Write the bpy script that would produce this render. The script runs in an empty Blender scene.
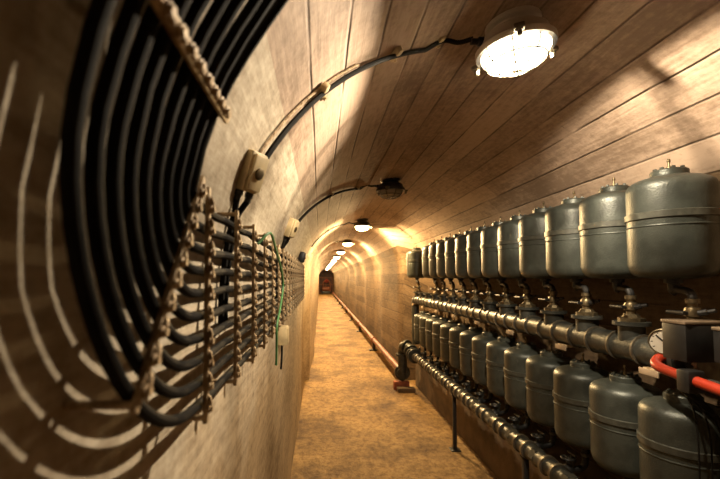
import bpy, bmesh, math, random
from mathutils import Vector, Matrix
S = bpy.context.scene
C = S.collection
PI = math.pi
random.seed(7)
H = 1.6                                    # eye height above the floor

# ------------------------------------------------------------------ camera, world, exposure
cd = bpy.data.cameras.new('camera'); cam = bpy.data.objects.new('camera', cd); C.objects.link(cam)
S.camera = cam
cd.sensor_width = 36.0; cd.lens = 20.0
cam.location = (0, 0, H)
PITCH = math.radians(2.5)
cam.rotation_euler = (PI/2 + PITCH, 0, 0)
cd.shift_x = 40/720
cd.shift_y = (38.5 - 400*math.tan(PITCH))/720
cd.clip_start = 0.02; cd.clip_end = 200
cd.dof.use_dof = True; cd.dof.focus_distance = 1.95; cd.dof.aperture_fstop = 3.6
w = bpy.data.worlds.new('world'); S.world = w; w.use_nodes = True
w.node_tree.nodes['Background'].inputs[0].default_value = (0.02, 0.016, 0.012, 1)
w.node_tree.nodes['Background'].inputs[1].default_value = 0.3
S.view_settings.view_transform = 'Standard'; S.view_settings.look = 'None'
S.view_settings.exposure = 0.0; S.view_settings.gamma = 1.0; S.view_settings.use_curve_mapping = False
LAMP_W = 205.0                              # watts of each lit lamp
FAR_W = 540.0
LAMP_Y = [1.36, 3.60, 6.03, 9.1, 12.1, 15.1, 18.1, 21.1, 24.1, 27.1, 30.1, 33.1, 36.1]
NEAR_COL = (1.0, 0.83, 0.60); FAR_COL = (1.0, 0.67, 0.30)

# ------------------------------------------------------------------ materials
def mat(name, col, rough=0.5, metal=0.0, var=0.0, vscale=8.0, bump=0.0, bscale=60.0, col2=None, spec=0.5):
    m = bpy.data.materials.new(name); m.use_nodes = True
    nt = m.node_tree; b = nt.nodes['Principled BSDF']
    b.inputs['Base Color'].default_value = (*col, 1); b.inputs['Roughness'].default_value = rough
    b.inputs['Metallic'].default_value = metal
    b.inputs['Specular IOR Level'].default_value = spec
    tc = nt.nodes.new('ShaderNodeTexCoord')
    if var or col2:
        n = nt.nodes.new('ShaderNodeTexNoise'); n.inputs['Scale'].default_value = vscale; n.inputs['Detail'].default_value = 6
        nt.links.new(tc.outputs['Object'], n.inputs['Vector'])
        r = nt.nodes.new('ShaderNodeValToRGB')
        c2 = col2 or tuple(c*(1-var) for c in col)
        r.color_ramp.elements[0].position = 0.35; r.color_ramp.elements[0].color = (*c2, 1)
        r.color_ramp.elements[1].position = 0.62; r.color_ramp.elements[1].color = (*col, 1)
        nt.links.new(n.outputs['Fac'], r.inputs['Fac']); nt.links.new(r.outputs['Color'], b.inputs['Base Color'])
    if bump:
        n2 = nt.nodes.new('ShaderNodeTexNoise'); n2.inputs['Scale'].default_value = bscale; n2.inputs['Detail'].default_value = 4
        nt.links.new(tc.outputs['Object'], n2.inputs['Vector'])
        bp = nt.nodes.new('ShaderNodeBump'); bp.inputs['Strength'].default_value = bump; bp.inputs['Distance'].default_value = 0.01
        nt.links.new(n2.outputs['Fac'], bp.inputs['Height']); nt.links.new(bp.outputs['Normal'], b.inputs['Normal'])
    return m

def concrete(name, light, dark, plank=0.145, line=0.5, stain=(0.16, 0.11, 0.07), grime=None):
    """board-marked concrete on UV = (arc length, distance along the tunnel) in metres"""
    m = bpy.data.materials.new(name); m.use_nodes = True
    nt = m.node_tree; N = nt.nodes; L = nt.links; b = N['Principled BSDF']
    b.inputs['Roughness'].default_value = 0.85; b.inputs['Specular IOR Level'].default_value = 0.2
    uv = N.new('ShaderNodeUVMap'); uv.uv_map = 'UVMap'
    sep = N.new('ShaderNodeSeparateXYZ'); L.new(uv.outputs['UV'], sep.inputs[0])
    def math_(op, a, c=None, d=None):
        n = N.new('ShaderNodeMath'); n.operation = op
        for i, v in enumerate((a, c, d)):
            if v is None: continue
            if isinstance(v, (int, float)): n.inputs[i].default_value = v
            else: L.new(v, n.inputs[i])
        return n.outputs[0]
    def noise(scale, sx=1, sy=1, detail=5, rough=0.55):
        mp = N.new('ShaderNodeMapping'); mp.inputs['Scale'].default_value = (sx, sy, 1)
        L.new(uv.outputs['UV'], mp.inputs['Vector'])
        n = N.new('ShaderNodeTexNoise'); n.inputs['Scale'].default_value = scale; n.inputs['Detail'].default_value = detail
        n.inputs['Roughness'].default_value = rough
        L.new(mp.outputs[0], n.inputs['Vector']); return n.outputs['Fac']
    wob = math_('MULTIPLY', math_('SUBTRACT', noise(1.3), 0.5), 0.02)
    un = math_('DIVIDE', math_('ADD', sep.outputs[0], wob), plank)
    fr = math_('FRACT', un)
    edge = math_('MINIMUM', fr, math_('SUBTRACT', 1.0, fr))          # 0 at the joint
    lm = N.new('ShaderNodeMapRange'); lm.inputs[1].default_value = 0.0; lm.inputs[2].default_value = 0.05
    lm.inputs[3].default_value = 1.0; lm.inputs[4].default_value = 0.0; L.new(edge, lm.inputs[0])
    brk = N.new('ShaderNodeMapRange'); brk.inputs[1].default_value = 0.34; brk.inputs[2].default_value = 0.54
    L.new(noise(3.0, 1.0, 0.7, 3), brk.inputs[0])
    linem = math_('MULTIPLY', lm.outputs[0], brk.outputs[0])
    # board ends, staggered by board
    idx = math_('FLOOR', un)
    wn = N.new('ShaderNodeTexWhiteNoise'); wn.noise_dimensions = '1D'; L.new(idx, wn.inputs['W'])
    vv = math_('ADD', math_('DIVIDE', sep.outputs[1], 3.0), math_('MULTIPLY', wn.outputs['Value'], 0.12))
    fv = math_('FRACT', vv)
    ev = math_('MINIMUM', fv, math_('SUBTRACT', 1.0, fv))
    lv = N.new('ShaderNodeMapRange'); lv.inputs[1].default_value = 0.0; lv.inputs[2].default_value = 0.003
    lv.inputs[3].default_value = 0.5; lv.inputs[4].default_value = 0.0; L.new(ev, lv.inputs[0])
    lines = math_('MAXIMUM', linem, math_('MULTIPLY', lv.outputs[0], line*0.7))
    # per-board tone
    wn2 = N.new('ShaderNodeTexWhiteNoise'); wn2.noise_dimensions = '2D'
    cb = N.new('ShaderNodeCombineXYZ'); L.new(idx, cb.inputs[0]); L.new(math_('FLOOR', vv), cb.inputs[1]); L.new(cb.outputs[0], wn2.inputs['Vector'])
    grain = noise(22.0, 2.2, 0.22, 5, 0.6)
    blotch = noise(2.2, 1, 0.6, 7, 0.62)
    fine = noise(30, 1, 0.8, 5, 0.75)
    tone = math_('ADD', math_('ADD', math_('MULTIPLY', grain, 0.28), math_('ADD', math_('MULTIPLY', fine, 0.32), math_('MULTIPLY', blotch, 0.40))), math_('MULTIPLY', math_('SUBTRACT', wn2.outputs['Value'], 0.5), 0.14*line))
    cr = N.new('ShaderNodeValToRGB'); cr.color_ramp.elements[0].position = 0.40; cr.color_ramp.elements[0].color = (*dark, 1)
    cr.color_ramp.elements[1].position = 0.57; cr.color_ramp.elements[1].color = (*light, 1)
    L.new(tone, cr.inputs['Fac'])
    mx = N.new('ShaderNodeMix'); mx.data_type = 'RGBA'
    L.new(math_('MULTIPLY', lines, 0.85*min(1, line*2)), mx.inputs['Factor']); L.new(cr.outputs['Color'], mx.inputs['A'])
    mx.inputs['B'].default_value = (stain[0]*0.3, stain[1]*0.3, stain[2]*0.3, 1)
    # small pits
    pit = N.new('ShaderNodeMapRange'); pit.inputs[1].default_value = 0.70; pit.inputs[2].default_value = 0.76
    L.new(noise(26, 1, 1, 3), pit.inputs[0])
    mx2 = N.new('ShaderNodeMix'); mx2.data_type = 'RGBA'; L.new(math_('MULTIPLY', pit.outputs[0], 0.7), mx2.inputs['Factor'])
    L.new(mx.outputs['Result'], mx2.inputs['A']); mx2.inputs['B'].default_value = (*stain, 1)
    if grime:                               # brown dirt rubbed into the lower wall, ragged upper edge
        gm = N.new('ShaderNodeMapRange'); gm.inputs[1].default_value = 1.55; gm.inputs[2].default_value = 0.95
        L.new(math_('ADD', sep.outputs[0], math_('MULTIPLY', math_('SUBTRACT', noise(1.7, 1, 1, 6, 0.65), 0.5), 1.6)), gm.inputs[0])
        mx3 = N.new('ShaderNodeMix'); mx3.data_type = 'RGBA'; mx3.blend_type = 'MULTIPLY'
        L.new(math_('MULTIPLY', gm.outputs[0], 0.85), mx3.inputs['Factor']); L.new(mx2.outputs['Result'], mx3.inputs['A']); mx3.inputs['B'].default_value = (*grime, 1)
        mx2 = mx3
    L.new(mx2.outputs['Result'], b.inputs['Base Color'])
    hgt = math_('SUBTRACT', math_('ADD', math_('MULTIPLY', grain, 0.35), math_('MULTIPLY', blotch, 0.3)), math_('MULTIPLY', lines, min(1.0, 1.4*line)))
    bp = N.new('ShaderNodeBump'); bp.inputs['Strength'].default_value = 0.45; bp.inputs['Distance'].default_value = 0.012
    L.new(hgt, bp.inputs['Height']); L.new(bp.outputs['Normal'], b.inputs['Normal'])
    return m

M = {}
M['vault'] = concrete('board_marked_concrete', (0.385, 0.285, 0.21), (0.18, 0.125, 0.086), line=0.75, stain=(0.12, 0.08, 0.05))
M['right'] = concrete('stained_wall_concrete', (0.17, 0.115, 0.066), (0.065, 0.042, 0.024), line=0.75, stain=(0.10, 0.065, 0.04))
M['plaster'] = concrete('wall_concrete', (0.47, 0.405, 0.31), (0.19, 0.145, 0.095), plank=0.21, line=0.05, grime=(0.78, 0.62, 0.42))
M['curb'] = mat('curb_concrete', (0.15, 0.10, 0.055), 0.9, var=0.5, vscale=5, bump=0.3, bscale=40)
M['tank'] = mat('green_grey_tank_paint', (0.054, 0.061, 0.052), 0.39, 0.3, var=0.42, vscale=14, bump=0.16, bscale=170)
M['seam'] = mat('tank_seam_paint', (0.07, 0.071, 0.056), 0.45, 0.3, var=0.5, vscale=30)
M['pipe'] = mat('dark_pipe_paint', (0.06, 0.063, 0.055), 0.38, 0.4, var=0.5, vscale=16, bump=0.15, bscale=90)
M['collar'] = mat('steel_collar', (0.22, 0.195, 0.15), 0.36, 0.75, var=0.5, vscale=25)
M['brass'] = mat('dull_brass', (0.21, 0.165, 0.095), 0.38, 0.8, var=0.5, vscale=40)
M['black'] = mat('black_iron', (0.022, 0.021, 0.02), 0.45, 0.3, var=0.4, vscale=20)
M['rubber'] = mat('black_cable_sheath', (0.012, 0.010, 0.008), 0.75, 0.0, var=0.5, vscale=25, spec=0.08)
M['rusttan'] = mat('tan_rusty_metal', (0.46, 0.34, 0.20), 0.6, 0.2, vscale=60, col2=(0.19, 0.115, 0.05), bump=0.4, bscale=120)
M['rust'] = mat('red_brown_pipe', (0.23, 0.068, 0.028), 0.58, 0.2, vscale=9, col2=(0.13, 0.05, 0.025))
M['red'] = mat('red_pipe_paint', (0.32, 0.027, 0.009), 0.38)
M['green'] = mat('green_cord', (0.05, 0.16, 0.05), 0.5)
M['cream'] = mat('cream_box_paint', (0.55, 0.43, 0.24), 0.5, var=0.35, vscale=22)
M['tan'] = mat('tan_paper', (0.34, 0.25, 0.16), 0.75, var=0.3, vscale=20)
M['lamp'] = mat('lamp_iron', (0.035, 0.036, 0.04), 0.4, 0.5, var=0.4, vscale=30)
M['white'] = mat('dial_face', (0.36, 0.32, 0.26), 0.4)
M['lid'] = mat('brown_lid', (0.15, 0.105, 0.065), 0.6, var=0.3, vscale=20)
M['pale'] = mat('glare_paled_metal', (0.50, 0.45, 0.38), 0.5, 0.3)  # nearest lamp's body: glow and bounced light put into the colour
M['brick'] = mat('red_block', (0.34, 0.10, 0.045), 0.85, var=0.4, vscale=20)
M['end'] = mat('dark_red_steel', (0.075, 0.028, 0.018), 0.6, 0.1, var=0.6, vscale=4)

def glass(name, lit):
    m = bpy.data.materials.new(name); m.use_nodes = True
    nt = m.node_tree; N = nt.nodes; L = nt.links; b = N['Principled BSDF']
    if lit:
        tr = N.new('ShaderNodeBsdfTransparent'); mix = N.new('ShaderNodeMixShader')
        b.inputs['Base Color'].default_value = (0.9, 0.85, 0.75, 1); b.inputs['Roughness'].default_value = 0.15
        b.inputs['Emission Color'].default_value = (1, 0.86, 0.62, 1); b.inputs['Emission Strength'].default_value = lit
        mix.inputs[0].default_value = 0.18
        L.new(tr.outputs[0], mix.inputs[1]); L.new(b.outputs[0], mix.inputs[2]); L.new(mix.outputs[0], N['Material Output'].inputs['Surface'])
    else:
        b.inputs['Base Color'].default_value = (0.75, 0.66, 0.5, 1); b.inputs['Roughness'].default_value = 0.12
        b.inputs['Transmission Weight'].default_value = 0.6
    return m
M['glass_lit'] = glass('lit_lamp_glass', 16.0)
M['glass_off'] = glass('unlit_lamp_glass', 0)

def floor_mat():
    m = bpy.data.materials.new('ochre_floor_concrete'); m.use_nodes = True
    nt = m.node_tree; N = nt.nodes; L = nt.links; b = N['Principled BSDF']
    b.inputs['Roughness'].default_value = 0.75; b.inputs['Specular IOR Level'].default_value = 0.3
    tc = N.new('ShaderNodeTexCoord')
    def noise(scale, detail=6, rough=0.6, sx=1, sy=1):
        mp = N.new('ShaderNodeMapping'); mp.inputs['Scale'].default_value = (sx, sy, 1); L.new(tc.outputs['Object'], mp.inputs[0])
        n = N.new('ShaderNodeTexNoise'); n.inputs['Scale'].default_value = scale; n.inputs['Detail'].default_value = detail
        n.inputs['Roughness'].default_value = rough; L.new(mp.outputs[0], n.inputs['Vector']); return n.outputs['Fac']
    r1 = N.new('ShaderNodeValToRGB')
    e = r1.color_ramp.elements; e[0].position = 0.34; e[0].color = (0.11, 0.055, 0.018, 1); e[1].position = 0.60; e[1].color = (0.46, 0.29, 0.11, 1)
    L.new(noise(1.6, 9, 0.68, 1, 0.8), r1.inputs['Fac'])
    r2 = N.new('ShaderNodeValToRGB')
    e = r2.color_ramp.elements; e[0].position = 0.38; e[0].color = (0.40, 0.33, 0.25, 1); e[1].position = 0.56; e[1].color = (1.0, 1.0, 1.0, 1)
    L.new(noise(17, 6, 0.78, 1, 0.8), r2.inputs['Fac'])
    mx = N.new('ShaderNodeMix'); mx.data_type = 'RGBA'; mx.blend_type = 'MULTIPLY'; mx.inputs['Factor'].default_value = 0.9
    L.new(r1.outputs[0], mx.inputs['A']); L.new(r2.outputs[0], mx.inputs['B']); L.new(mx.outputs['Result'], b.inputs['Base Color'])
    bp = N.new('ShaderNodeBump'); bp.inputs['Strength'].default_value = 0.9; bp.inputs['Distance'].default_value = 0.02
    L.new(noise(24, 6, 0.75), bp.inputs['Height']); L.new(bp.outputs[0], b.inputs['Normal'])
    return m
M['floor'] = floor_mat()

# ------------------------------------------------------------------ mesh helpers
def obj(name, bm, m, parent=None, smooth=True, ang=35, kind=None, label=None, loc=None):
    bmesh.ops.recalc_face_normals(bm, faces=bm.faces)
    if smooth:
        a = math.radians(ang)
        for f in bm.faces: f.smooth = True
        for e in bm.edges:
            if len(e.link_faces) == 2 and e.calc_face_angle(0) > a: e.smooth = False
    me = bpy.data.meshes.new(name); bm.to_mesh(me); bm.free()
    o = bpy.data.objects.new(name, me); C.objects.link(o)
    me.materials.append(M[m] if isinstance(m, str) else m)
    if parent: o.parent = parent
    if kind: o['kind'] = kind
    if label: o['label'] = label
    if loc is not None: o.location = loc
    return o
def tag(o, label, cat, group=None):
    o['label'] = label; o['category'] = cat
    if group: o['group'] = group
    return o
def thing(name, label, cat, loc=(0, 0, 0), rot=(0, 0, 0), group=None):
    o = bpy.data.objects.new(name, None); C.objects.link(o); o.location = loc; o.rotation_euler = rot
    o.empty_display_size = 0.05
    return tag(o, label, cat, group)
def dup(root, loc, label, rot=None):
    r = root.copy(); C.objects.link(r); r.location = loc; r['label'] = label
    if rot is not None: r.rotation_euler = rot
    for ch in list(root.children):
        c = ch.copy(); C.objects.link(c); c.parent = r
        for g in ch.children:
            d = g.copy(); C.objects.link(d); d.parent = c
    return r
def box(bm, x0, x1, y0, y1, z0, z1, bev=0.0, mtx=None):
    t = bmesh.new()
    vs = [t.verts.new((x, y, z)) for x in (x0, x1) for y in (y0, y1) for z in (z0, z1)]
    for f in ((0,1,3,2),(4,6,7,5),(0,4,5,1),(2,3,7,6),(0,2,6,4),(1,5,7,3)): t.faces.new([vs[i] for i in f])
    bmesh.ops.recalc_face_normals(t, faces=t.faces)
    if bev: bmesh.ops.bevel(t, geom=list(t.edges), offset=bev, segments=2, affect='EDGES', profile=0.5)
    if mtx: bmesh.ops.transform(t, matrix=mtx, verts=t.verts)
    me = bpy.data.meshes.new('tmp'); t.to_mesh(me); t.free(); bm.from_mesh(me); bpy.data.meshes.remove(me)
    return bm
def lathe(bm, prof, n=24, mtx=None, cap=True):
    """profile of (radius, height) turned about Z"""
    rings = []
    for r, z in prof:
        if r < 1e-5: rings.append([bm.verts.new((0, 0, z))])
        else: rings.append([bm.verts.new((r*math.cos(2*PI*k/n), r*math.sin(2*PI*k/n), z)) for k in range(n)])
    vs = [v for r in rings for v in r]
    for a, b in zip(rings, rings[1:]):
        for k in range(n):
            k2 = (k+1) % n
            if len(a) == 1 and len(b) == 1: continue
            if len(a) == 1: bm.faces.new((a[0], b[k2], b[k]))
            elif len(b) == 1: bm.faces.new((a[k], a[k2], b[0]))
            else: bm.faces.new((a[k], a[k2], b[k2], b[k]))
    for r in (rings[0], rings[-1]) if cap else ():
        if len(r) > 2: bm.faces.new(r)
    if mtx: bmesh.ops.transform(bm, matrix=mtx, verts=vs)
    return bm
def along(p, d):
    """matrix that lays local Z along direction d with origin at p"""
    return Matrix.Translation(Vector(p)) @ Vector(d).to_track_quat('Z', 'Y').to_matrix().to_4x4()
def tube(bm, pts, r, n=10, cap=True):
    pts = [Vector(p) for p in pts]
    T = []
    for i in range(len(pts)):
        a = pts[max(0, i-1)]; b = pts[min(len(pts)-1, i+1)]; T.append((b-a).normalized())
    ref = Vector((0, 0, 1)) if abs(T[0].z) < 0.9 else Vector((1, 0, 0))
    nrm = T[0].cross(ref).normalized()
    rings = []
    for i, p in enumerate(pts):
        nrm = (nrm - T[i]*nrm.dot(T[i])).normalized(); bn = T[i].cross(nrm)
        rr = r[i] if isinstance(r, (list, tuple)) else r
        rings.append([bm.verts.new(p + (nrm*math.cos(2*PI*k/n) + bn*math.sin(2*PI*k/n))*rr) for k in range(n)])
    for a, b in zip(rings, rings[1:]):
        for k in range(n): bm.faces.new((a[k], a[(k+1) % n], b[(k+1) % n], b[k]))
    if cap: bm.faces.new(rings[0]); bm.faces.new(rings[-1])
    return bm
def smooth_path(ctrl, per=8):
    """Catmull-Rom through control points"""
    P = [Vector(c) for c in ctrl]; P = [2*P[0]-P[1]] + P + [2*P[-1]-P[-2]]
    out = []
    for i in range(1, len(P)-2):
        for k in range(per):
            t = k/per
            out.append(0.5*((2*P[i]) + (P[i+1]-P[i-1])*t + (2*P[i-1]-5*P[i]+4*P[i+1]-P[i+2])*t*t + (3*P[i]-P[i-1]-3*P[i+1]+P[i+2])*t**3))
    out.append(P[-2]); return out
def torus(bm, R, r, mtx=None, n=24, m=8):
    vs = [[bm.verts.new(((R+r*math.cos(2*PI*j/m))*math.cos(2*PI*i/n), (R+r*math.cos(2*PI*j/m))*math.sin(2*PI*i/n), r*math.sin(2*PI*j/m))) for j in range(m)] for i in range(n)]
    for i in range(n):
        for j in range(m):
            bm.faces.new((vs[i][j], vs[(i+1) % n][j], vs[(i+1) % n][(j+1) % m], vs[i][(j+1) % m]))
    if mtx: bmesh.ops.transform(bm, matrix=mtx, verts=[v for r_ in vs for v in r_])
    return bm
B = bmesh.new

# ------------------------------------------------------------------ tunnel shell
# wide part: half width .985 about x=.735, narrow part beyond y=6.1: half width .76 about x=.59
XL, XR = -0.238, 1.72
def prof(xc, a, zo, grow=0.0, n=40):
    """left floor -> over the vault -> right floor"""
    a += grow; p = []
    for k in range(9): p.append((xc-a, (H+zo)*k/9))
    for k in range(n+1):
        t = PI - PI*k/n; p.append((xc + a*math.cos(t), H+zo+a*math.sin(t)))
    for k in range(8, -1, -1): p.append((xc+a, (H+zo)*k/9))
    return p
WIDE = dict(xc=0.741, a=0.979, zo=-0.085); NARROW = dict(xc=0.59, a=0.76, zo=0.12)
Y_S = 6.35
stations = [(-2.6, WIDE, 0)] + [(y, WIDE, 0) for y in (-1, 0, 1, 2, 3, 4, 5, Y_S)] + [(Y_S, NARROW, 0)]
y = Y_S
while y < 39.9:                             # shallow arch ribs, about three metres apart
    stations += [(y+0.7, NARROW, 0.0), (y+1.9, NARROW, -0.045), (y+2.25, NARROW, -0.05), (y+2.55, NARROW, 0.005), (y+3.0, NARROW, 0.0)]
    y += 3.0
Y_END = stations[-1][0]
profs = [prof(s[1]['xc'], s[1]['a'], s[1]['zo'], s[2]) for s in stations]
npf = len(profs[0])
def shell(name, k0, k1, m):
    bm = B(); uvl = bm.loops.layers.uv.new('UVMap')
    ref = profs[0]; arc = [0]
    for k in range(1, npf): arc.append(arc[-1] + math.dist(ref[k], ref[k-1]))
    def skin(off):
        rows = []
        for (y, s, g), p in zip(stations, profs):
            row = []
            for k in range(k0, k1+1):
                q = Vector((p[k][0], p[k][1]))
                if off:
                    q2 = Vector((q.x - s['xc'], max(0, q.y - H - s['zo'])))
                    q = q + q2.normalized()*off if q2.length else q
                row.append(bm.verts.new((q.x, y, q.y)))
            rows.append(row)
        return rows
    rows = skin(0)
    vlen = [0]
    for (a, s0, _), (b, s1, _) in zip(stations, stations[1:]): vlen.append(vlen[-1] + max(b-a, 0.25 if s0 is not s1 else 0))
    def quad(vs, uvs):
        f = bm.faces.new(vs)
        for l, t in zip(f.loops, uvs): l[uvl].uv = t
    for i in range(len(rows)-1):
        for k in range(k1-k0):
            quad((rows[i][k], rows[i+1][k], rows[i+1][k+1], rows[i][k+1]),
                 ((arc[k0+k], vlen[i]), (arc[k0+k], vlen[i+1]), (arc[k0+k+1], vlen[i+1]), (arc[k0+k+1], vlen[i])))
    me_m = M[m]
    for f in bm.faces: f.smooth = True
    for e in bm.edges:
        if len(e.link_faces) == 2 and e.calc_face_angle(0) > math.radians(30): e.smooth = False
    bm.normal_update()
    me = bpy.data.meshes.new(name); bm.to_mesh(me); bm.free(); me.materials.append(me_m)
    o = bpy.data.objects.new(name, me); C.objects.link(o); o['kind'] = 'structure'
    sm = o.modifiers.new('thickness', 'SOLIDIFY'); sm.thickness = 0.2; sm.offset = -1.0; sm.use_rim = False
    return o
shell('wall_left', 0, 9+7, 'plaster')
shell('ceiling', 9+7, 9+33, 'vault')
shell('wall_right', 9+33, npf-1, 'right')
bm = B()
box(bm, -1.0, 2.4, -2.8, Y_END+0.3, -0.2, 0.0)
obj('floor', bm, 'floor', kind='structure', smooth=False)
bm = B(); box(bm, -1.0, 2.4, -2.8, -2.6, 0, 3.0); obj('wall_back', bm, 'curb', kind='structure', smooth=False)
bm = B(); box(bm, -1.0, 2.4, Y_END, Y_END+0.2, 0, 3.0); obj('wall_end', bm, 'end', kind='structure', smooth=False)
# concrete plinth along the right wall under the tanks
bm = B(); box(bm, 1.42, 1.72, -2.6, 6.02, 0.0, 0.44, 0.008); obj('trim_1', bm, 'curb', kind='structure', ang=20)

# ------------------------------------------------------------------ bulkhead lamps
LX = 0.64
def vault_z(x, y, inset=0.0):
    s = WIDE if y < Y_S else NARROW
    a = s['a']-inset; dx = x - s['xc']
    return H + s['zo'] + math.sqrt(max(0.0, a*a-dx*dx))
def build_lamp(label, lit, y, dz=0.0, LX=LX, tilt=0.0):
    zc = vault_z(LX, y)
    t = thing('bulkhead_lamp', label, 'lamp', (LX, y, H+0.785+dz), (0, tilt, 0), 'bulkhead lamps along the crown of the vault')
    top = zc - (H+0.785+dz)
    bm = B()                                # cup shaped housing open below, thick walled
    lathe(bm, [(0.128, 0.0), (0.130, 0.004), (0.130, 0.020), (0.118, 0.030), (0.108, 0.058), (0.088, 0.071), (0.0, 0.074)], 32, cap=False)
    bm2 = [(0.0, 0.052), (0.070, 0.048), (0.100, 0.030), (0.112, 0.0), (0.128, 0.0)]
    hs = obj('housing', bm, 'pale' if y < 2 else 'lamp', t)  # nearest lamp coloured pale to look lit and merge with the ceiling
    bm = B(); lathe(bm, bm2, 32, cap=False); obj('reflector', bm, 'lamp', hs)
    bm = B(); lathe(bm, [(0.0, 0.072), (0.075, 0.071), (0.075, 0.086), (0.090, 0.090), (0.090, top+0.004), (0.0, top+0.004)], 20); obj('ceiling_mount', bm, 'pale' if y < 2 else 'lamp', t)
    for k in range(3):                      # clamping lugs round the rim
        a = 2*PI*k/3 + 0.15; bm = B()
        mt = Matrix.Rotation(a, 4, 'Z')
        box(bm, 0.118, 0.158, -0.016, 0.016, 0.002, 0.018, 0.003, mt)
        lathe(bm, [(0, -0.018), (0.008, -0.018), (0.008, -0.004), (0.012, -0.003), (0.012, 0.003), (0, 0.003)], 10, mt @ Matrix.Translation((0.144, 0, 0.0)))
        obj('clamp_lug', bm, 'collar', hs)
    bm = B()
    lathe(bm, [(0.104, 0.008), (0.102, -0.013), (0.092, -0.032), (0.070, -0.047), (0.036, -0.055), (0.0, -0.057)], 32)
    # open the flat lid so that the globe is a shell
    for f in [f for f in bm.faces if len(f.verts) > 8]: bm.faces.remove(f)
    obj('glass_dome', bm, 'glass_lit' if lit else 'glass_off', t)
    bm = B()
    for k in range(4):
        a = PI*k/4 + 0.25
        pts = [(0.113*math.cos(q)*math.cos(a), 0.113*math.cos(q)*math.sin(a), -0.068*math.sin(q)) for q in [PI*i/16 for i in range(17)]]
        tube(bm, pts, 0.0028, 6)
    for q in (0.55, 1.05): torus(bm, 0.113*math.cos(q), 0.0026, Matrix.Translation((0, 0, -0.068*math.sin(q))), 28, 6)
    obj('wire_guard', bm, 'lamp' if not lit else 'collar', t)
    bm = B(); lathe(bm, [(0.0, 0.0), (0.016, 0.0), (0.016, 0.03), (0.011, 0.032), (0.011, 0.055), (0, 0.055)], 12, along((-0.095, 0, 0.045), (-1, 0, 0.1))); obj('cable_gland', bm, 'lamp', hs)
    if lit:
        bm = B(); lathe(bm, [(0, 0.051), (0.014, 0.051), (0.014, 0.036), (0.0, 0.034)], 12); obj('bulb_socket', bm, 'white', t)
        ld = bpy.data.lights.new('bulb', 'POINT'); ld.energy = LAMP_W if y < 5 else FAR_W; ld.shadow_soft_size = 0.008 if y < 5 else 0.02
        ld.color = NEAR_COL if y < 5 else FAR_COL
        lo = bpy.data.objects.new('bulb', ld); C.objects.link(lo); lo.parent = t; lo.location = (0, 0, 0.015 if y < 5 else 0.007)
    return t
ORD = ['nearest', 'second', 'third', 'fourth', 'fifth', 'sixth', 'seventh', 'eighth', 'ninth', 'tenth', 'eleventh', 'twelfth', 'thirteenth', 'fourteenth', 'fifteenth']
lamp0 = build_lamp('brightly lit caged bulkhead lamp above the nearest tanks, largest of the row', True, LAMP_Y[0], 0.0, 0.68, -0.078)
build_lamp('unlit dark bulkhead lamp with wire guard, only dead one on the vault', False, LAMP_Y[1])
far0 = build_lamp('lit bulkhead lamp next beyond the dead dark lamp', True, LAMP_Y[2], -0.01)
for i, y in enumerate(LAMP_Y[3:]):
    dup(far0, (LX - 0.01, y, H+0.785), '%s lit bulkhead lamp beyond the dead dark lamp, counted into the tunnel' % ORD[i+1])
# supply cables clipped over the vault to the lamps
def vp(x, y, inset=0.018): return (x, y, vault_z(x, y, inset))
def lx(zrel, y, inset=0.0):
    s = WIDE if y < Y_S else NARROW
    return s['xc'] - math.sqrt((s['a']-inset)**2 - (zrel-s['zo'])**2)
def vault_run(x0, y0, x1, y1, inset, n=22):
    """a path on the vault between two angles"""
    s = WIDE if 0.5*(y0+y1) < Y_S else NARROW
    a0 = math.acos((x0-s['xc'])/(s['a']-inset)); a1 = math.acos((x1-s['xc'])/(s['a']-inset)); out = []
    for k in range(n+1):
        t = k/n; a = a0+(a1-a0)*t; r = s['a']-inset
        out.append((s['xc']+r*math.cos(a), y0+(y1-y0)*t, H+s['zo']+r*math.sin(a)))
    return out
def lamp_cable(label, pts, r=0.009, clips=()):
    t = thing('lamp_cable', label, 'cable', pts[0])
    o = Vector(pts[0]); bm = B(); tube(bm, [Vector(p)-o for p in pts], r, 8); obj('sheath', bm, 'rubber', t)
    for c in clips:
        i = int(c*(len(pts)-1)); p = Vector(pts[i])-o; d = Vector(pts[min(i+1, len(pts)-1)])-Vector(pts[max(i-1, 0)])
        s = WIDE if pts[i][1] < Y_S else NARROW
        nrm = Vector((pts[i][0]-s['xc'], 0, pts[i][2]-H-s['zo'])).normalized()
        bm = B(); dd = d.normalized(); sd = nrm.cross(dd).normalized()
        m4 = Matrix((sd, dd, nrm)).transposed().to_4x4(); m4.translation = p
        box(bm, -0.026, 0.026, -0.011, 0.011, -0.006, 0.016, 0.003, m4)
        lathe(bm, [(0, -0.012), (0.006, -0.012), (0.006, -0.004), (0, -0.004)], 8, m4 @ Matrix.Translation((0.017, 0, 0)))
        obj('clip', bm, 'cream', t)
    return t
p = vault_run(-0.172, 0.945, 0.37, 1.37, 0.020, 26)
p += smooth_path([p[-1], (0.44, 1.39, H+0.845), (0.49, 1.38, H+0.832), (0.535, 1.36, H+0.834)], 5)[1:]
lamp_cable('thick black cable arching from the nearest junction box up to the bright lamp', p, 0.008, (0.30, 0.54, 0.74))
p = [(a, b-0.045, c) for a, b, c in vault_run(-0.185, 0.965, 0.12, 1.26, 0.007, 16)]
tag(obj('conduit', tube(B(), p, 0.004, 6), 'rusttan'), 'thin rusty conduit running close beside the thick black lamp cable', 'conduit')
p = vault_run(-0.185, 2.10, 0.36, 3.57, 0.014, 26)
p += smooth_path([p[-1], (0.42, 3.60, H+0.842), (0.46, 3.60, H+0.834), (0.49, 3.60, H+0.834)], 5)[1:]
lamp_cable('black cable arching from the farther junction box to the dead lamp', p, 0.009, (0.4, 0.62))
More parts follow.
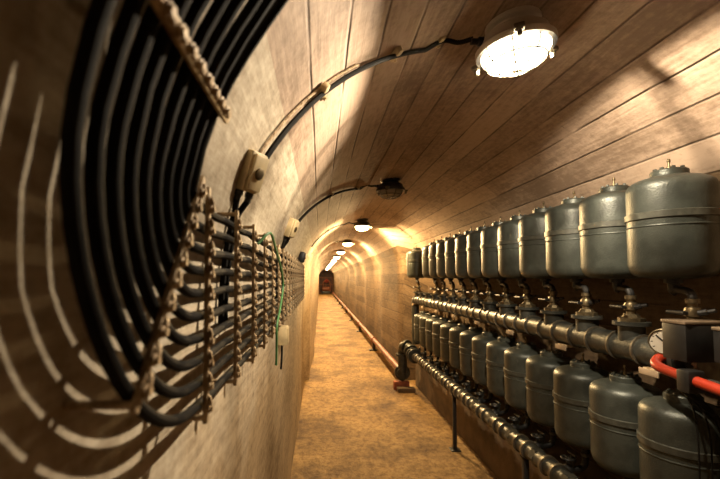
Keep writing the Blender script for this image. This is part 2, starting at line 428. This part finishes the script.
p = vault_run(-0.10, 4.9, 0.36, 5.97, 0.014, 22)
p += smooth_path([p[-1], (0.43, 6.02, H+0.835), (0.49, 6.03, H+0.824)], 5)[1:]
lamp_cable('black cable to the lit lamp just past the dead one', p, 0.009, (0.4,))
for y, nm in ((9.1, 'second'), (12.1, 'third')):
    p = vault_run(-0.12, y-0.16, 0.36, y-0.03, 0.016, 18) + [(0.42, y, H+0.835), (0.48, y, H+0.830)]
    lamp_cable('thin black cable arching up to the %s lit lamp beyond the dead one' % nm, p, 0.009)

# junction boxes
def junction_box(label, x, y, zr, tilt, yaw, sz=(0.085, 0.055, 0.12)):
    t = thing('junction_box', label, 'junction box', (x, y, H+zr), (0, tilt, yaw), 'junction boxes above the cable rack')
    a, b, c = sz
    bm = B(); box(bm, 0.0, b, -a/2, a/2, -c/2, c/2, 0.006); obj('enclosure', bm, 'cream', t)
    bm = B(); box(bm, b, b+0.008, -a/2+0.006, a/2-0.006, -c/2+0.006, c/2-0.006, 0.003)
    cv = obj('cover', bm, 'cream', t)
    bm = B(); lathe(bm, [(0, 0), (0.014, 0), (0.014, 0.004), (0.009, 0.006), (0, 0.006)], 14, along((b+0.008, 0, 0), (1, 0, 0))); obj('cover_screw', bm, 'brass', cv)
    for s in (-1, 1):
        bm = B(); lathe(bm, [(0, 0), (0.010, 0), (0.010, 0.012), (0.008, 0.014), (0.008, 0.024), (0, 0.024)], 10, along((b*0.5, 0.02*s, -c/2), (0, 0, -1))); obj('cable_gland', bm, 'black', t)
    return t
b1 = junction_box('nearest cream junction box below the thick cable, largest of three', lx(0.255, 1), 0.935, 0.255, 0.35, -0.45, (0.062, 0.034, 0.095))
b2 = junction_box('cream junction box midway along the top edge of the cable rack', lx(0.27, 1), 2.09, 0.27, 0.35, -0.3, (0.075, 0.04, 0.10))
b3 = junction_box('small dark junction box at the far end of the cable rack', lx(0.2, 1), 3.75, 0.20, 0.2, 0.0, (0.09, 0.05, 0.10))
for ch in b3.children_recursive: ch.data = ch.data.copy(); ch.data.materials[0] = M['black']
for bx, n, hb, bb in ((b1, 'nearest', 0.095, 0.034), (b2, 'farther', 0.10, 0.04)):
    mw = Matrix.Translation(bx.location) @ bx.rotation_euler.to_matrix().to_4x4()
    for s_, wh in ((-1, 'near'), (1, 'far')):
        p0 = mw @ Vector((bb*0.5, 0.02*s_, -hb/2-0.022)); zr = p0.z - H
        pts = [p0] + [(lx(z, 1)+0.011, p0.y, H+z) for z in (zr-0.035, zr-0.08, zr-0.14)] + [(XL+0.012, p0.y, H-0.05), (XL+0.012, p0.y, H-0.12)]
        tag(obj('drop_cable', tube(B(), smooth_path(pts, 5), 0.0075, 8), 'rubber'), 'short black cable dropping behind the rack, %s side of %s cream junction box' % (wh, n), 'cable')

# ------------------------------------------------------------------ cable rack on the left wall
NC = 10; PZ_C = 0.0336; PY_C = 0.0292; RY0 = 0.045; CX = -0.184; CR = 0.0073
BY = 0.590; BZ = 0.112                      # bend centre (y, z rel. to the eye) just inside the top cable
Y_RACK = 4.35
CNAME = ['topmost', 'second', 'third', 'fourth', 'fifth', 'sixth', 'seventh', 'eighth', 'ninth', 'lowest']
def rise_x(z):
    """upright at the rack, easing over to the curve of the vault"""
    a_in = 0.979 - 0.054
    if z < -0.08: return CX
    t = min(1.0, (z+0.08)/0.50); t = t*t*(3-2*t)
    xa = 0.741 - math.sqrt(a_in*a_in - (z+0.085)**2)
    return CX*(1-t) + xa*t
def cable_path(i):
    r = 0.022 + i*PZ_C; ry = RY0 + i*PY_C
    zr = BZ + 0.022 - r
    rnd = random.Random(i)
    pts = []
    ny = 46
    ph = rnd.random()*6
    for k in range(ny):
        y = Y_RACK + 0.25 - (Y_RACK+0.25-BY)*k/ny
        seg = (y-BY)/0.212
        sag = 0.0045*math.sin(seg*PI)**2 + 0.002*math.sin(y*5+ph)
        pts.append((CX, y, H + zr - sag))
    for k in range(17):
        a = PI/2*k/16
        z = BZ + 0.022 - r*math.cos(a); pts.append((CX*(1-k/16) + rise_x(z)*k/16, BY - ry*math.sin(a), H + z))
    y0 = BY - ry
    a_in = 0.979 - 0.054                # follows the vault at the same stand-off
    z0 = BZ + 0.022
    a_s = math.asin(max(-1, min(1, (z0+0.085)/a_in)))
    n = 56
    for k in range(1, n+1):
        a = PI - a_s - (PI - a_s)*k/n
        z = -0.085 + a_in*math.sin(a)
        x = rise_x(z) if a > PI/2+0.3 else 0.741 + a_in*math.cos(a)
        pts.append((x, y0 + 0.002*math.sin(k*0.5+ph), H + z))
    pts += [(pts[-1][0], y0, 1.0), (pts[-1][0], y0, 0.46)]
    return pts
for i in range(NC):
    bm = tube(B(), cable_path(i), CR, 10)
    nm = CNAME[i]
    tag(obj('power_cable', bm, 'rubber'),
        '%s black cable on the left wall rack, bending up onto the vault' % nm, 'cable', 'black power cables on the wall rack')

def clamp_bar(label, p0, p1, out, n_s, flat=0.010, group='clamp bars across the cables', feet=True, s_pos=None):
    """a strap from p0 to p1 (world), its face towards `out`, one saddle per cable"""
    p0 = Vector(p0); p1 = Vector(p1); d = (p1-p0); Lb = d.length; d.normalize(); o = Vector(out).normalized(); sd = d.cross(o).normalized()
    t = thing('clamp_bar', label, 'clamp bar', p0, (0, 0, 0), group)
    m4 = Matrix((sd, o, d)).transposed().to_4x4()
    bm = B(); box(bm, -flat/2, flat/2, 0.0, 0.0075, -0.012, Lb+0.012, 0.002, m4); obj('strap', bm, 'rusttan', t)
    for k in range(n_s):
        zz = s_pos[k] if s_pos else Lb*(k+0.5)/n_s
        bm = B()
        lathe(bm, [(0, 0), (0.0068, 0), (0.0068, 0.004), (0.0045, 0.005), (0.0045, 0.008), (0, 0.0082)], 8, m4 @ Matrix.Translation((0, 0.007, zz-0.006)) @ Matrix.Rotation(-PI/2, 4, 'X'))
        pts = [Vector((0, 0.006, -0.013)), Vector((0, 0.011, -0.007)), Vector((0, 0.012, 0.004)), Vector((0, 0.010, 0.011)), Vector((0, 0.005, 0.015))]
        tube(bm, [m4 @ (q*0.85 + Vector((0.001, 0, zz))) for q in pts], 0.0038, 6)
        obj('saddle', bm, 'rusttan', t)
    if feet:
        for zz in (-0.004, Lb+0.004):
            bm = B(); tube(bm, [m4 @ Vector((0, 0.003, zz)), m4 @ Vector((0, -0.085, zz))], 0.0045, 8); obj('standoff', bm, 'rusttan', t)
    return t
BXF = CX + CR + 0.0005                      # front of the cables
ztop = H + BZ + 0.016; zbot = H + BZ + 0.022 - 0.022 - (NC-1)*PZ_C - 0.016
spos = [(BZ - i*PZ_C + H) - zbot for i in range(NC)]
ybars = [0.612 + 0.212*k for k in range(18)]
for k, yb in enumerate(ybars):
    clamp_bar('upright clamp bar on the cable rack, %s from the near end' % ('first' if k == 0 else ORD[k] if k < 15 else ['sixteenth', 'seventeenth', 'eighteenth'][k-15]),
              (BXF, yb, zbot), (BXF, yb, ztop), (1, 0, 0), NC, s_pos=spos)
# diagonal bar over the bend
q = math.sqrt(0.5)
sl = lambda r, e=0.0: (BXF, BY - 0.66*(RY0+r*PY_C) , H+BZ+0.022 - 0.75*(0.022+r*PZ_C))
clamp_bar('slanting clamp bar across the cable bend next to the rack', sl(NC-0.75), sl(-0.8), (1, 0, 0), NC)
# level bar over the rising cables, laid to the curve of the vault
zb = 0.232; aa = math.asin((zb+0.05)/(0.979-(CX-XL))); rr = 0.979 - (CX-XL) - CR - 0.001
xb = rise_x(zb) + CR + 0.001
aa = math.atan2(rise_x(zb+0.02)-rise_x(zb-0.02), 0.04)
clamp_bar('level clamp bar across the rising cables on the vault, close to the camera', (xb, BY-RY0-(NC-1)*PY_C-0.02, H+zb), (xb, BY-RY0+0.014, H+zb),
          (math.cos(aa), 0, -math.sin(aa)), NC, flat=0.016)
# green cord hanging over the rack
pts = smooth_path([(BXF-0.004, 1.16, H+0.10), (BXF+0.026, 1.20, H+0.135), (BXF+0.028, 1.32, H+0.10), (BXF+0.026, 1.55, H+0.03), (BXF+0.026, 1.62, H-0.04), (BXF+0.026, 1.50, H-0.12), (BXF+0.024, 1.42, H-0.17), (BXF+0.022, 1.43, H-0.25), (BXF+0.020, 1.44, H-0.31)], 8)
tag(obj('green_cord', tube(B(), pts, 0.0042, 7), 'green'), 'thin green cord draped over the cable rack', 'cord')
t = thing('wall_box', 'small cream box fixed on the wall just under the cable rack', 'box', (XL, 2.33, H-0.33))
bm = B(); box(bm, 0, 0.05, -0.06, 0.06, -0.05, 0.05, 0.005); obj('enclosure', bm, 'cream', t)
bm = B(); box(bm, 0.05, 0.056, -0.054, 0.054, -0.044, 0.044, 0.002); obj('cover', bm, 'cream', t)
pts = smooth_path([(XL+0.02, 2.31, H-0.385), (XL+0.02, 2.30, H-0.45), (XL+0.015, 2.31, H-0.52)], 6)
tag(obj('hanging_lead', tube(B(), pts, 0.006, 7), 'rubber'), 'short black lead hanging below the small cream wall box', 'cable')

# ------------------------------------------------------------------ pressure tanks
RT = 0.145
def build_tank(label, loc, group, hgt):
    t = thing('pressure_tank', label, 'tank', loc, (0, 0, 0.35), group)
    s = hgt/0.435
    bm = B()
    pr = [(0.0, 0.0), (0.06, 0.002), (0.105, 0.008), (0.126, 0.018), (0.138, 0.034), (RT, 0.060), (RT, 0.360), (0.1435, 0.374), (0.138, 0.388), (0.126, 0.400), (0.106, 0.410), (0.078, 0.419), (0.045, 0.425), (0.0, 0.427)]
    lathe(bm, [(r, z*s) for r, z in pr], 40); obj('shell', bm, 'tank', t, ang=50)
    bm = B(); z0 = 0.243*s
    lathe(bm, [(RT-0.002, z0-0.004), (RT+0.006, z0), (RT+0.006, z0+0.024), (RT-0.002, z0+0.028)], 40)
    for f in [f for f in bm.faces if len(f.verts) > 8]: bm.faces.remove(f)
    cb = obj('clamp_band', bm, 'seam', t)
    bm = B(); z0 = 0.213*s; torus(bm, RT-0.001, 0.004, Matrix.Translation((0, 0, z0)), 40, 8); obj('weld_seam', bm, 'tank', t)
    bm = B(); lathe(bm, [(0, 0.418*s), (0.062, 0.418*s), (0.062, 0.443*s), (0.057, 0.448*s), (0, 0.448*s)], 24)
    for k in range(8):
        a = 2*PI*k/8; lathe(bm, [(0, 0.45*s), (0.007, 0.45*s), (0.007, 0.457*s), (0, 0.457*s)], 6, Matrix.Translation((0.046*math.cos(a), 0.046*math.sin(a), 0)))
    fl = obj('top_flange', bm, 'tank', t)
    bm = B(); lathe(bm, [(0, 0.449*s), (0.008, 0.449*s), (0.008, 0.463*s), (0.0045, 0.466*s), (0.0045, 0.482*s), (0.007, 0.485*s), (0.004, 0.497*s), (0, 0.498*s)], 10)
    obj('air_valve', bm, 'brass', fl)
    bm = B()                                # two arms from the band back to the wall
    for yy in (-0.07, 0.07): box(bm, 0.125, WALLGAP, yy-0.012, yy+0.012, 0.246*s, 0.268*s, 0.002)
    box(bm, WALLGAP-0.006, WALLGAP, -0.10, 0.10, 0.232*s, 0.282*s, 0.002)
    bmesh.ops.transform(bm, matrix=Matrix.Rotation(-0.35, 4, 'Z'), verts=bm.verts)
    obj('wall_bracket', bm, 'black', cb)
    bm = B(); lathe(bm, [(0, 0.004), (0.030, 0.006), (0.030, -0.014), (0.019, -0.016), (0.019, -0.045), (0, -0.045)], 16); obj('bottom_outlet', bm, 'black', t)
    return t
UX, UZ = 1.42, H-0.006
WALLGAP = XR - UX
uy = [1.61 + 0.3045*k for k in range(12)] + [5.86]
U_LAB = ['grey-green pressure tank at the near right end of the upper row, largest'] + \
        ['grey-green pressure tank, %s from the near end of the upper row' % ORD[k] for k in range(1, 12)] + \
        ['bright-lit pressure tank standing apart at the far end of the upper row']
u0 = build_tank(U_LAB[0], (UX, uy[0], UZ), 'upper row of pressure tanks', 0.430)
for k in range(1, 13): dup(u0, (UX, uy[k], UZ), U_LAB[k], (0, 0, 0.35))
LXT, LZ = 1.45, H-0.905
WALLGAP = XR - LXT
ly = [1.62 + 0.3035*k for k in range(14)]
L_LAB = ['dark grey-green pressure tank at the near end of the lower row, black hose on top'] + \
        ['grey-green pressure tank, %s from the near end of the lower row' % ORD[k] for k in range(1, 13)] + \
        ['grey-green pressure tank at the far end of the lower row, beside the riser pipe']
l0 = build_tank(L_LAB[0], (LXT, ly[0], LZ), 'lower row of pressure tanks', 0.430)
for k in range(1, 14): dup(l0, (LXT, ly[k], LZ), L_LAB[k], (0, 0, 0.35))

# ------------------------------------------------------------------ upper manifold, tees, brass valves
PZ = H - 0.315; PR = 0.060; PX = 1.42
t = thing('upper_manifold_pipe', 'thick dark steel pipe running between the two rows of tanks', 'pipe', (PX, 1.5, PZ))
bm = B()
pts = [(0, 0.06, 0), (0, 4.39, 0)] + [(0, 4.39+0.09*math.sin(a), -0.09+0.09*math.cos(a)) for a in (0.3, 0.7, 1.1, PI/2)]
tube(bm, pts, PR, 20); obj('barrel', bm, 'pipe', t)
bm = B(); tube(bm, [(0, 4.48, -0.08), (0, 4.48, -0.66)], PR*0.95, 16); obj('riser', bm, 'pipe', t)
bm = B(); lathe(bm, [(0, 0), (0.078, 0), (0.078, 0.02), (0, 0.02)], 20, along((0, 0.045, 0), (0, 1, 0)))
for k in range(6):
    a = 2*PI*k/6; lathe(bm, [(0, -0.01), (0.008, -0.01), (0.008, 0.0), (0, 0)], 6, Matrix.Translation((0.064*math.cos(a), 0.045, 0.064*math.sin(a))) @ Matrix.Rotation(-PI/2, 4, 'X'))
obj('end_flange', bm, 'pipe', t)
TO = -0.08
ty = [yy+TO for yy in uy[:12]] + [5.22, 5.50, 5.86+TO]
for yy in ty:
    for s in (-0.075, 0.075):
        bm = B(); lathe(bm, [(PR-0.004, -0.006), (PR+0.009, -0.005), (PR+0.009, 0.005), (PR-0.004, 0.006)], 20, along((0, yy-1.5+s, 0), (0, 1, 0)))
        obj('collar', bm, 'collar', t)
    bm = B(); lathe(bm, [(0.052, 0.0), (0.052, 0.096), (0.072, 0.101), (0.072, 0.118), (0.0, 0.118)], 20, Matrix.Translation((0, yy-1.5, 0))); obj('tee_branch', bm, 'pipe', t)
VS = 0.84; VZ = PZ + 0.118
def build_valve(label, loc, group):
    t = thing('isolation_valve', label, 'valve', loc, (0, 0, 0), group); t.scale = (VS, VS, VS)
    bm = B(); lathe(bm, [(0, 0), (0.062, 0), (0.062, 0.018), (0.044, 0.022), (0.034, 0.040), (0, 0.040)], 8); obj('union_nut', bm, 'brass', t)
    bm = B(); lathe(bm, [(0, 0.038), (0.022, 0.038), (0.022, 0.055), (0.032, 0.062), (0.034, 0.085), (0.028, 0.100), (0.018, 0.104), (0.018, 0.118), (0.027, 0.120), (0.027, 0.140), (0, 0.140)], 12); vb = obj('valve_body', bm, 'brass', t)
    hz = (UZ - 0.040 - VZ)/VS
    bm = B(); tube(bm, smooth_path([(0, 0, 0.136), (0, 0, 0.150), (0, 0.015/VS, 0.172), (0, (-TO-0.012)/VS, 0.180), (0, -TO/VS, hz-0.012), (0, -TO/VS, hz)], 5), 0.018, 10); obj('bend', bm, 'black', t)
    bm = B(); lathe(bm, [(0, 0), (0.011, 0), (0.011, 0.05), (0, 0.05)], 10, along((-0.028, 0, 0.076), (-1, 0, 0.05)))
    tube(bm, [(-0.078, -0.045, 0.079), (-0.078, 0.045, 0.079)], 0.0085, 8); obj('t_handle', bm, 'black', vb)
    bm = B(); lathe(bm, [(0, 0), (0.014, 0), (0.014, 0.03), (0.009, 0.032), (0.009, 0.06), (0, 0.06)], 8, along((0.0, -0.028, 0.078), (0.5, -1, 0.3))); obj('drain_cock', bm, 'black', vb)
    return t
V_LAB = ['brass and iron valve under the nearest tank of the upper row'] + ['brass and iron valve under the %s upper tank from the near end' % ORD[k] for k in range(1, 12)] + ['valve with black T-handle under the farthest upper tank']
VZ = PZ + 0.118
v0 = build_valve(V_LAB[0], (PX, uy[0]+TO, VZ), 'valves under the upper tanks')
for k in range(1, 13): dup(v0, (PX, uy[k]+TO, VZ), V_LAB[k])
# pale tags behind the pipe, pipe brackets to the wall
for k, yy in enumerate(ty[::2]):
    nm = ORD[k]
    t = thing('pipe_bracket', 'tan steel bracket under the upper pipe, %s from the near end' % nm, 'bracket', (PX, yy+0.15, PZ-PR), (0, 0, 0), 'brackets under the upper pipe')
    bm = B(); box(bm, -0.055, XR-PX, -0.03, 0.03, -0.016, 0.0, 0.002); obj('shelf_plate', bm, 'rusttan', t)
    bm = B(); box(bm, -0.058, -0.052, -0.05, 0.05, -0.03, -0.004, 0.002); obj('front_lip', bm, 'tan', t)

# ------------------------------------------------------------------ lower manifold with its valves, posts
QX, QZ, QR = 1.272, H-1.045, 0.045
t = thing('lower_manifold_pipe', 'dark steel pipe low in front of the plinth with bright collars', 'pipe', (QX, 1.0, QZ))
bm = B(); tube(bm, [(0, 0, 0), (0, 4.42, 0)], QR, 16); obj('barrel', bm, 'pipe', t)
bm = B(); lathe(bm, [(0, 0), (0.06, 0), (0.06, 0.02), (0, 0.02)], 16, along((0, -0.01, 0), (0, 1, 0))); obj('end_flange', bm, 'pipe', t)
for i, yy in enumerate(ly):
    for s in (-0.05, 0.05):
        bm = B(); lathe(bm, [(QR-0.003, -0.012), (QR+0.012, -0.010), (QR+0.012, 0.010), (QR-0.003, 0.012)], 16, along((0, yy-1.0+s, 0), (0, 1, 0))); obj('collar', bm, 'collar', t)
for s in (0.155,):
    for yy in ly[:13]:
        bm = B(); lathe(bm, [(QR-0.003, -0.025), (QR+0.006, -0.022), (QR+0.006, 0.022), (QR-0.003, 0.025)], 6, along((0, yy-1.0+s, 0), (0, 1, 0))); obj('coupling', bm, 'pipe', t)
# far end: double bend over to the rusty floor pipe
RX, RZ = 1.19, 0.235
Yq = 4.40
bm = B(); tube(bm, smooth_path([(0, Yq, 0), (0, Yq+0.12, 0.0), (-0.02, Yq+0.25, 0.06), (-0.075, Yq+0.35, 0.07), (RX-QX, Yq+0.42, 0.0), (RX-QX, Yq+0.43, -0.14), (RX-QX, Yq+0.43, RZ-QZ-0.03)], 6), 0.068, 16); obj('bend', bm, 'pipe', t)
for p_, d_ in (((0, Yq+0.0, 0), (0, 1, 0)), ((0, Yq+0.10, 0), (0, 1, 0)), ((-0.012, Yq+0.20, 0.035), (-0.1, 1, 0.5)), ((-0.05, Yq+0.31, 0.075), (-0.6, 1, 0.2)), ((RX-QX, Yq+0.425, -0.06), (0, 0, -1))):
    bm = B(); lathe(bm, [(0.055, -0.016), (0.098, -0.014), (0.098, 0.014), (0.055, 0.016)], 20, along(p_, d_)); obj('flange', bm, 'pipe', t)
bm = B(); lathe(bm, [(0, -0.05), (0.085, -0.05), (0.085, 0.055), (0, 0.055)], 20, along((RX-QX, Yq+0.43, RZ-QZ), (0, 1, 0)))
lathe(bm, [(0.05, -0.02), (0.112, -0.018), (0.112, 0.018), (0.05, 0.02)], 20, along((RX-QX, Yq+0.46, RZ-QZ), (0, 1, 0)))
obj('end_elbow', bm, 'pipe', t)
def build_lvalve(label, loc, group):
    t = thing('drain_valve', label, 'valve', loc, (0, 0, 0), group)
    dx = QX - LXT; top = (LZ-0.045) - (QZ)
    bm = B(); tube(bm, smooth_path([(0, 0, top), (0, 0, top-0.025), (-0.012, 0, 0.022), (-0.05, 0, 0.004), (dx+QR-0.01, 0, 0.0)], 5), 0.0165, 10); obj('elbow', bm, 'black', t)
    bm = B(); lathe(bm, [(0, 0), (0.024, 0), (0.030, 0.012), (0.030, 0.035), (0.022, 0.046), (0, 0.046)], 10, along((dx+QR+0.01, 0, 0), (1, 0, 0))); vb = obj('valve_body', bm, 'black', t)
    bm = B(); lathe(bm, [(0, 0.02), (0.009, 0.02), (0.009, 0.065), (0, 0.065)], 8, Matrix.Translation((dx+QR+0.035, 0, 0)))
    torus(bm, 0.030, 0.006, Matrix.Translation((dx+QR+0.035, 0, 0.064)), 18, 6)
    for k in range(2): tube(bm, [(dx+QR+0.035-0.03*(1-k), -0.03*k, 0.064), (dx+QR+0.035+0.03*(1-k), 0.03*k, 0.064)], 0.0045, 6)
    obj('handwheel', bm, 'black', vb)
    bm = B(); lathe(bm, [(0, 0.0), (0.012, 0.0), (0.012, 0.035), (0.020, 0.038), (0.020, 0.052), (0.008, 0.055), (0.008, 0.080), (0, 0.080)], 8, Matrix.Translation((dx*0.42, 0, 0.008)))
    tube(bm, [(dx*0.42, -0.035, 0.086), (dx*0.42, 0.035, 0.086)], 0.007, 8); obj('t_handle', bm, 'pipe', vb)
    bm = B(); lathe(bm, [(0, top-0.004), (0.026, top-0.004), (0.026, top-0.020), (0, top-0.020)], 6); obj('union_nut', bm, 'collar', t)
    return t
W_LAB = ['black valve under the nearest lower tank'] + ['black valve under the %s lower tank from the near end' % ORD[k] for k in range(1, 13)] + ['black valve under the farthest lower tank']
w0 = build_lvalve(W_LAB[0], (LXT, ly[0], QZ), 'valves under the lower tanks')
for k in range(1, 14): dup(w0, (LXT, ly[k], QZ), W_LAB[k])
for i, yy in enumerate((3.80, 2.50)):
    t = thing('pipe_post', ('dark square post carrying the lower pipe, standing clear on the lit floor', 'dark post under the lower pipe, nearer the camera in the shade')[i], 'post', (QX-0.015, yy, 0), (0, 0, 0))
    bm = B(); box(bm, -0.016, 0.016, -0.016, 0.016, 0.0, QZ-QR-0.002, 0.003); obj('upright', bm, 'black', t)
    bm = B(); box(bm, -0.045, 0.045, -0.045, 0.045, 0.0, 0.008, 0.002); obj('foot_plate', bm, 'black', t)
    bm = B(); box(bm, -0.025, 0.06, -0.02, 0.02, QZ-QR-0.012, QZ-QR-0.001, 0.002); obj('saddle', bm, 'black', t)

# ------------------------------------------------------------------ rusty pipe along the far right wall
t = thing('floor_pipe', 'long red-brown pipe running low along the right wall into the distance', 'pipe', (RX, 5.91, RZ))
bm = B(); tube(bm, [(0, 0.0, 0), (0, 32.0, 0)], 0.050, 16); obj('barrel', bm, 'rust', t)
bm = B(); lathe(bm, [(0.04, -0.018), (0.09, -0.016), (0.09, 0.016), (0.04, 0.018)], 20, along((0, 0.0, 0), (0, 1, 0))); obj('end_flange', bm, 'rust', t)
for k in range(10):
    bm = B(); lathe(bm, [(0.04, -0.03), (0.068, -0.026), (0.068, 0.026), (0.04, 0.03)], 16, along((0, 2.99+3.1*k, 0), (0, 1, 0))); obj('joint', bm, 'rust', t)
for k in range(10):
    u = thing('pipe_stand', 'dark stand under the long red-brown floor pipe, %s one from its near end' % ('first' if k == 0 else ORD[k]), 'stand', (RX, 8.9+3.1*k, 0), (0, 0, 0), 'stands under the floor pipe')
    bm = B(); box(bm, -0.03, 0.03, -0.03, 0.03, 0.0, RZ-0.066, 0.003); obj('upright', bm, 'black', u)
    bm = B(); box(bm, -0.10, 0.07, -0.05, 0.05, 0.0, 0.03, 0.003); obj('foot', bm, 'black', u)
bm = B(); box(bm, -0.11, 0.11, -0.05, 0.05, 0, RZ-0.117, 0.008)
tag(obj('support_block', bm, 'brick', loc=(RX-0.02, 5.83, 0)), 'red block on the floor under the flanged pipe elbow', 'block')
bm = B(); box(bm, -0.12, 0.12, -0.055, 0.055, 0, 0.06, 0.006)
tag(obj('concrete_pad', bm, 'curb', loc=(1.21, 5.70, 0)), 'low grey pad on the floor by the end of the plinth', 'pad')

# ------------------------------------------------------------------ gauge, switch boxes, red pipe at the near right
t = thing('pressure_gauge', 'round white-faced pressure gauge on the pipe beside the black boxes', 'gauge', (1.352, 1.585, H-0.250), (0, 0, 0))
d = Vector((-0.80, -0.55, 0.10)).normalized()
bm = B(); lathe(bm, [(0, -0.03), (0.046, -0.03), (0.050, -0.024), (0.050, 0.006), (0.046, 0.008), (0.046, 0.0), (0.0, 0.0)], 28, along((0, 0, 0), d)); obj('case', bm, 'brass', t)
bm = B(); lathe(bm, [(0, 0.0005), (0.0455, 0.0005), (0.0455, 0.002), (0, 0.002)], 28, along((0, 0, 0), d)); dl = obj('dial', bm, 'white', t)
bm = B(); mt = along((0, 0, 0), d); box(bm, -0.0025, 0.0025, -0.010, 0.034, 0.003, 0.005, 0, mt @ Matrix.Rotation(0.8, 4, 'Z'))
for k in range(9):
    a = -2.2 + 4.4*k/8; box(bm, -0.0015, 0.0015, 0.034, 0.042, 0.0022, 0.0028, 0, mt @ Matrix.Rotation(a, 4, 'Z'))
obj('needle', bm, 'black', dl)
bm = B(); tube(bm, smooth_path([-d*0.02, -d*0.02+Vector((0.015, 0.01, -0.03)), Vector((0.055, 0.03, -0.045))], 5), 0.008, 8); obj('stem', bm, 'brass', t)
def switch_box(label, x0, x1, y0, y1, z0, z1):
    t = thing('pressure_switch', label, 'switch box', ((x0+x1)/2, (y0+y1)/2, H+z0), (0, 0, 0), 'black switch boxes beside the gauge')
    a, b, c = (x1-x0)/2, (y1-y0)/2, z1-z0
    bm = B(); box(bm, -a, a, -b, b, 0, c-0.012, 0.004); obj('case', bm, 'black', t)
    bm = B(); box(bm, -a-0.003, a+0.003, -b-0.003, b+0.003, c-0.012, c, 0.003); obj('lid', bm, 'lid', t)
    bm = B(); lathe(bm, [(0, 0.0), (0.018, 0.0), (0.018, -0.02), (0.012, -0.022), (0.012, -0.07), (0, -0.07)], 12); obj('stem', bm, 'collar', t)
    return t
switch_box('larger black switch box with tan lid next to the gauge', 1.298, 1.468, 1.43, 1.53, -0.300, -0.155)
switch_box('black switch box partly cut off by the right edge, nearest the camera', 1.335, 1.475, 1.27, 1.37, -0.285, -0.165)
t = thing('sensing_line', 'small dark pipe carrying the black switch boxes', 'pipe', (1.35, 1.5, H-0.372))
bm = B(); tube(bm, [(0.04, 0.062, 0.03), (0.035, 0.03, 0.01), (0.03, -0.05, 0.0), (0.03, -0.5, -0.02)], 0.016, 10); obj('barrel', bm, 'pipe', t)
t = thing('red_pipe', 'bright red pipe running below the black switch boxes', 'pipe', (1.30, 1.56, H-0.30))
pts = smooth_path([(0.075, 0.035, -0.005), (0.030, 0.030, -0.020), (0.0, -0.005, -0.038), (0.0, -0.10, -0.052), (0.0, -0.25, -0.065), (0.0, -0.60, -0.095)], 7) + [(0.03, -0.66, -0.10), (0.30, -0.68, -0.10), (0.42, -0.68, -0.10)]
bm = B(); tube(bm, pts, 0.0185, 14); obj('barrel', bm, 'red', t)
bm = B(); box(bm, -0.03, 0.03, -0.165, -0.115, -0.10, -0.022, 0.006); obj('bracket', bm, 'black', t)
# hose and wires over the nearest lower tank
pts = smooth_path([(LXT, ly[0], LZ+0.46), (LXT-0.03, ly[0]-0.03, LZ+0.468), (LXT-0.02, ly[0]-0.10, LZ+0.436), (LXT+0.0, ly[0]-0.155, LZ+0.36), (LXT+0.005, ly[0]-0.168, LZ+0.22), (LXT+0.0, ly[0]-0.168, LZ+0.02), (LXT+0.0, ly[0]-0.17, LZ-0.12)], 8)
tag(obj('black_hose', tube(B(), pts, 0.011, 8), 'rubber'), 'black hose lying over the top of the nearest lower tank', 'hose')
for i, (xo, yo) in enumerate(((-0.075, -0.135), (-0.045, -0.148))):
    pts = smooth_path([(LXT+xo*0.4, ly[0]+yo*0.4, LZ+0.44), (LXT+xo*0.85, ly[0]+yo*0.85, LZ+0.405), (LXT+xo*1.06, ly[0]+yo*1.06, LZ+0.33), (LXT+xo*1.08, ly[0]+yo*1.08, LZ+0.18), (LXT+xo*1.06, ly[0]+yo*1.08, LZ+0.0)], 7)
    tag(obj('thin_wire', tube(B(), pts, 0.003, 6), 'rubber'), ('thin black wire down the front of the nearest lower tank, farther from the hose', 'thin black wire down the nearest lower tank, close beside the hose')[i], 'wire')

# ------------------------------------------------------------------ far end: dark gate and red machinery
t = thing('steel_gate', 'dark red-brown steel gate closing the far end of the tunnel', 'gate', (0.59, Y_END-0.02, 0))
bm = B(); box(bm, -0.72, 0.72, -0.05, 0.0, 0.02, 1.72, 0.01); obj('gate_leaf', bm, 'end', t)
bm = B()
for x in (-0.7, 0, 0.7): box(bm, x-0.03, x+0.03, -0.09, -0.05, 0.02, 1.72)
for z in (0.1, 0.9, 1.65): box(bm, -0.7, 0.7, -0.085, -0.05, z-0.03, z+0.03)
obj('gate_frame', bm, 'rust', t)
t = thing('pump_set', 'small red-brown machine on the floor before the far gate', 'machine', (0.62, Y_END-1.5, 0))
bm = B(); box(bm, -0.45, 0.45, -0.3, 0.3, 0, 0.25, 0.02); obj('base', bm, 'black', t)
bm = B(); lathe(bm, [(0, -0.4), (0.2, -0.4), (0.24, -0.36), (0.24, 0.3), (0.14, 0.38), (0, 0.38)], 24, along((0, 0, 0.5), (1, 0, 0))); obj('motor', bm, 'rust', t)
bm = B()
tube(bm, smooth_path([(-0.3, 0, 0.7), (-0.3, 0, 1.1), (-0.1, 0, 1.3), (0.3, 0, 1.3), (0.42, 0, 1.0), (0.42, 0, 0.2)], 6), 0.06, 12); obj('pipework', bm, 'rust', t)
bm = B(); torus(bm, 0.16, 0.025, along((0.05, -0.12, 1.32), (0, 1, 0)), 24, 8); tube(bm, [(0.05, -0.12, 1.16), (0.05, -0.12, 1.48)], 0.016, 8); tube(bm, [(-0.11, -0.12, 1.32), (0.21, -0.12, 1.32)], 0.016, 8); tube(bm, [(0.05, -0.12, 1.32), (0.05, 0.0, 1.32)], 0.02, 8)
obj('handwheel', bm, 'red', t)
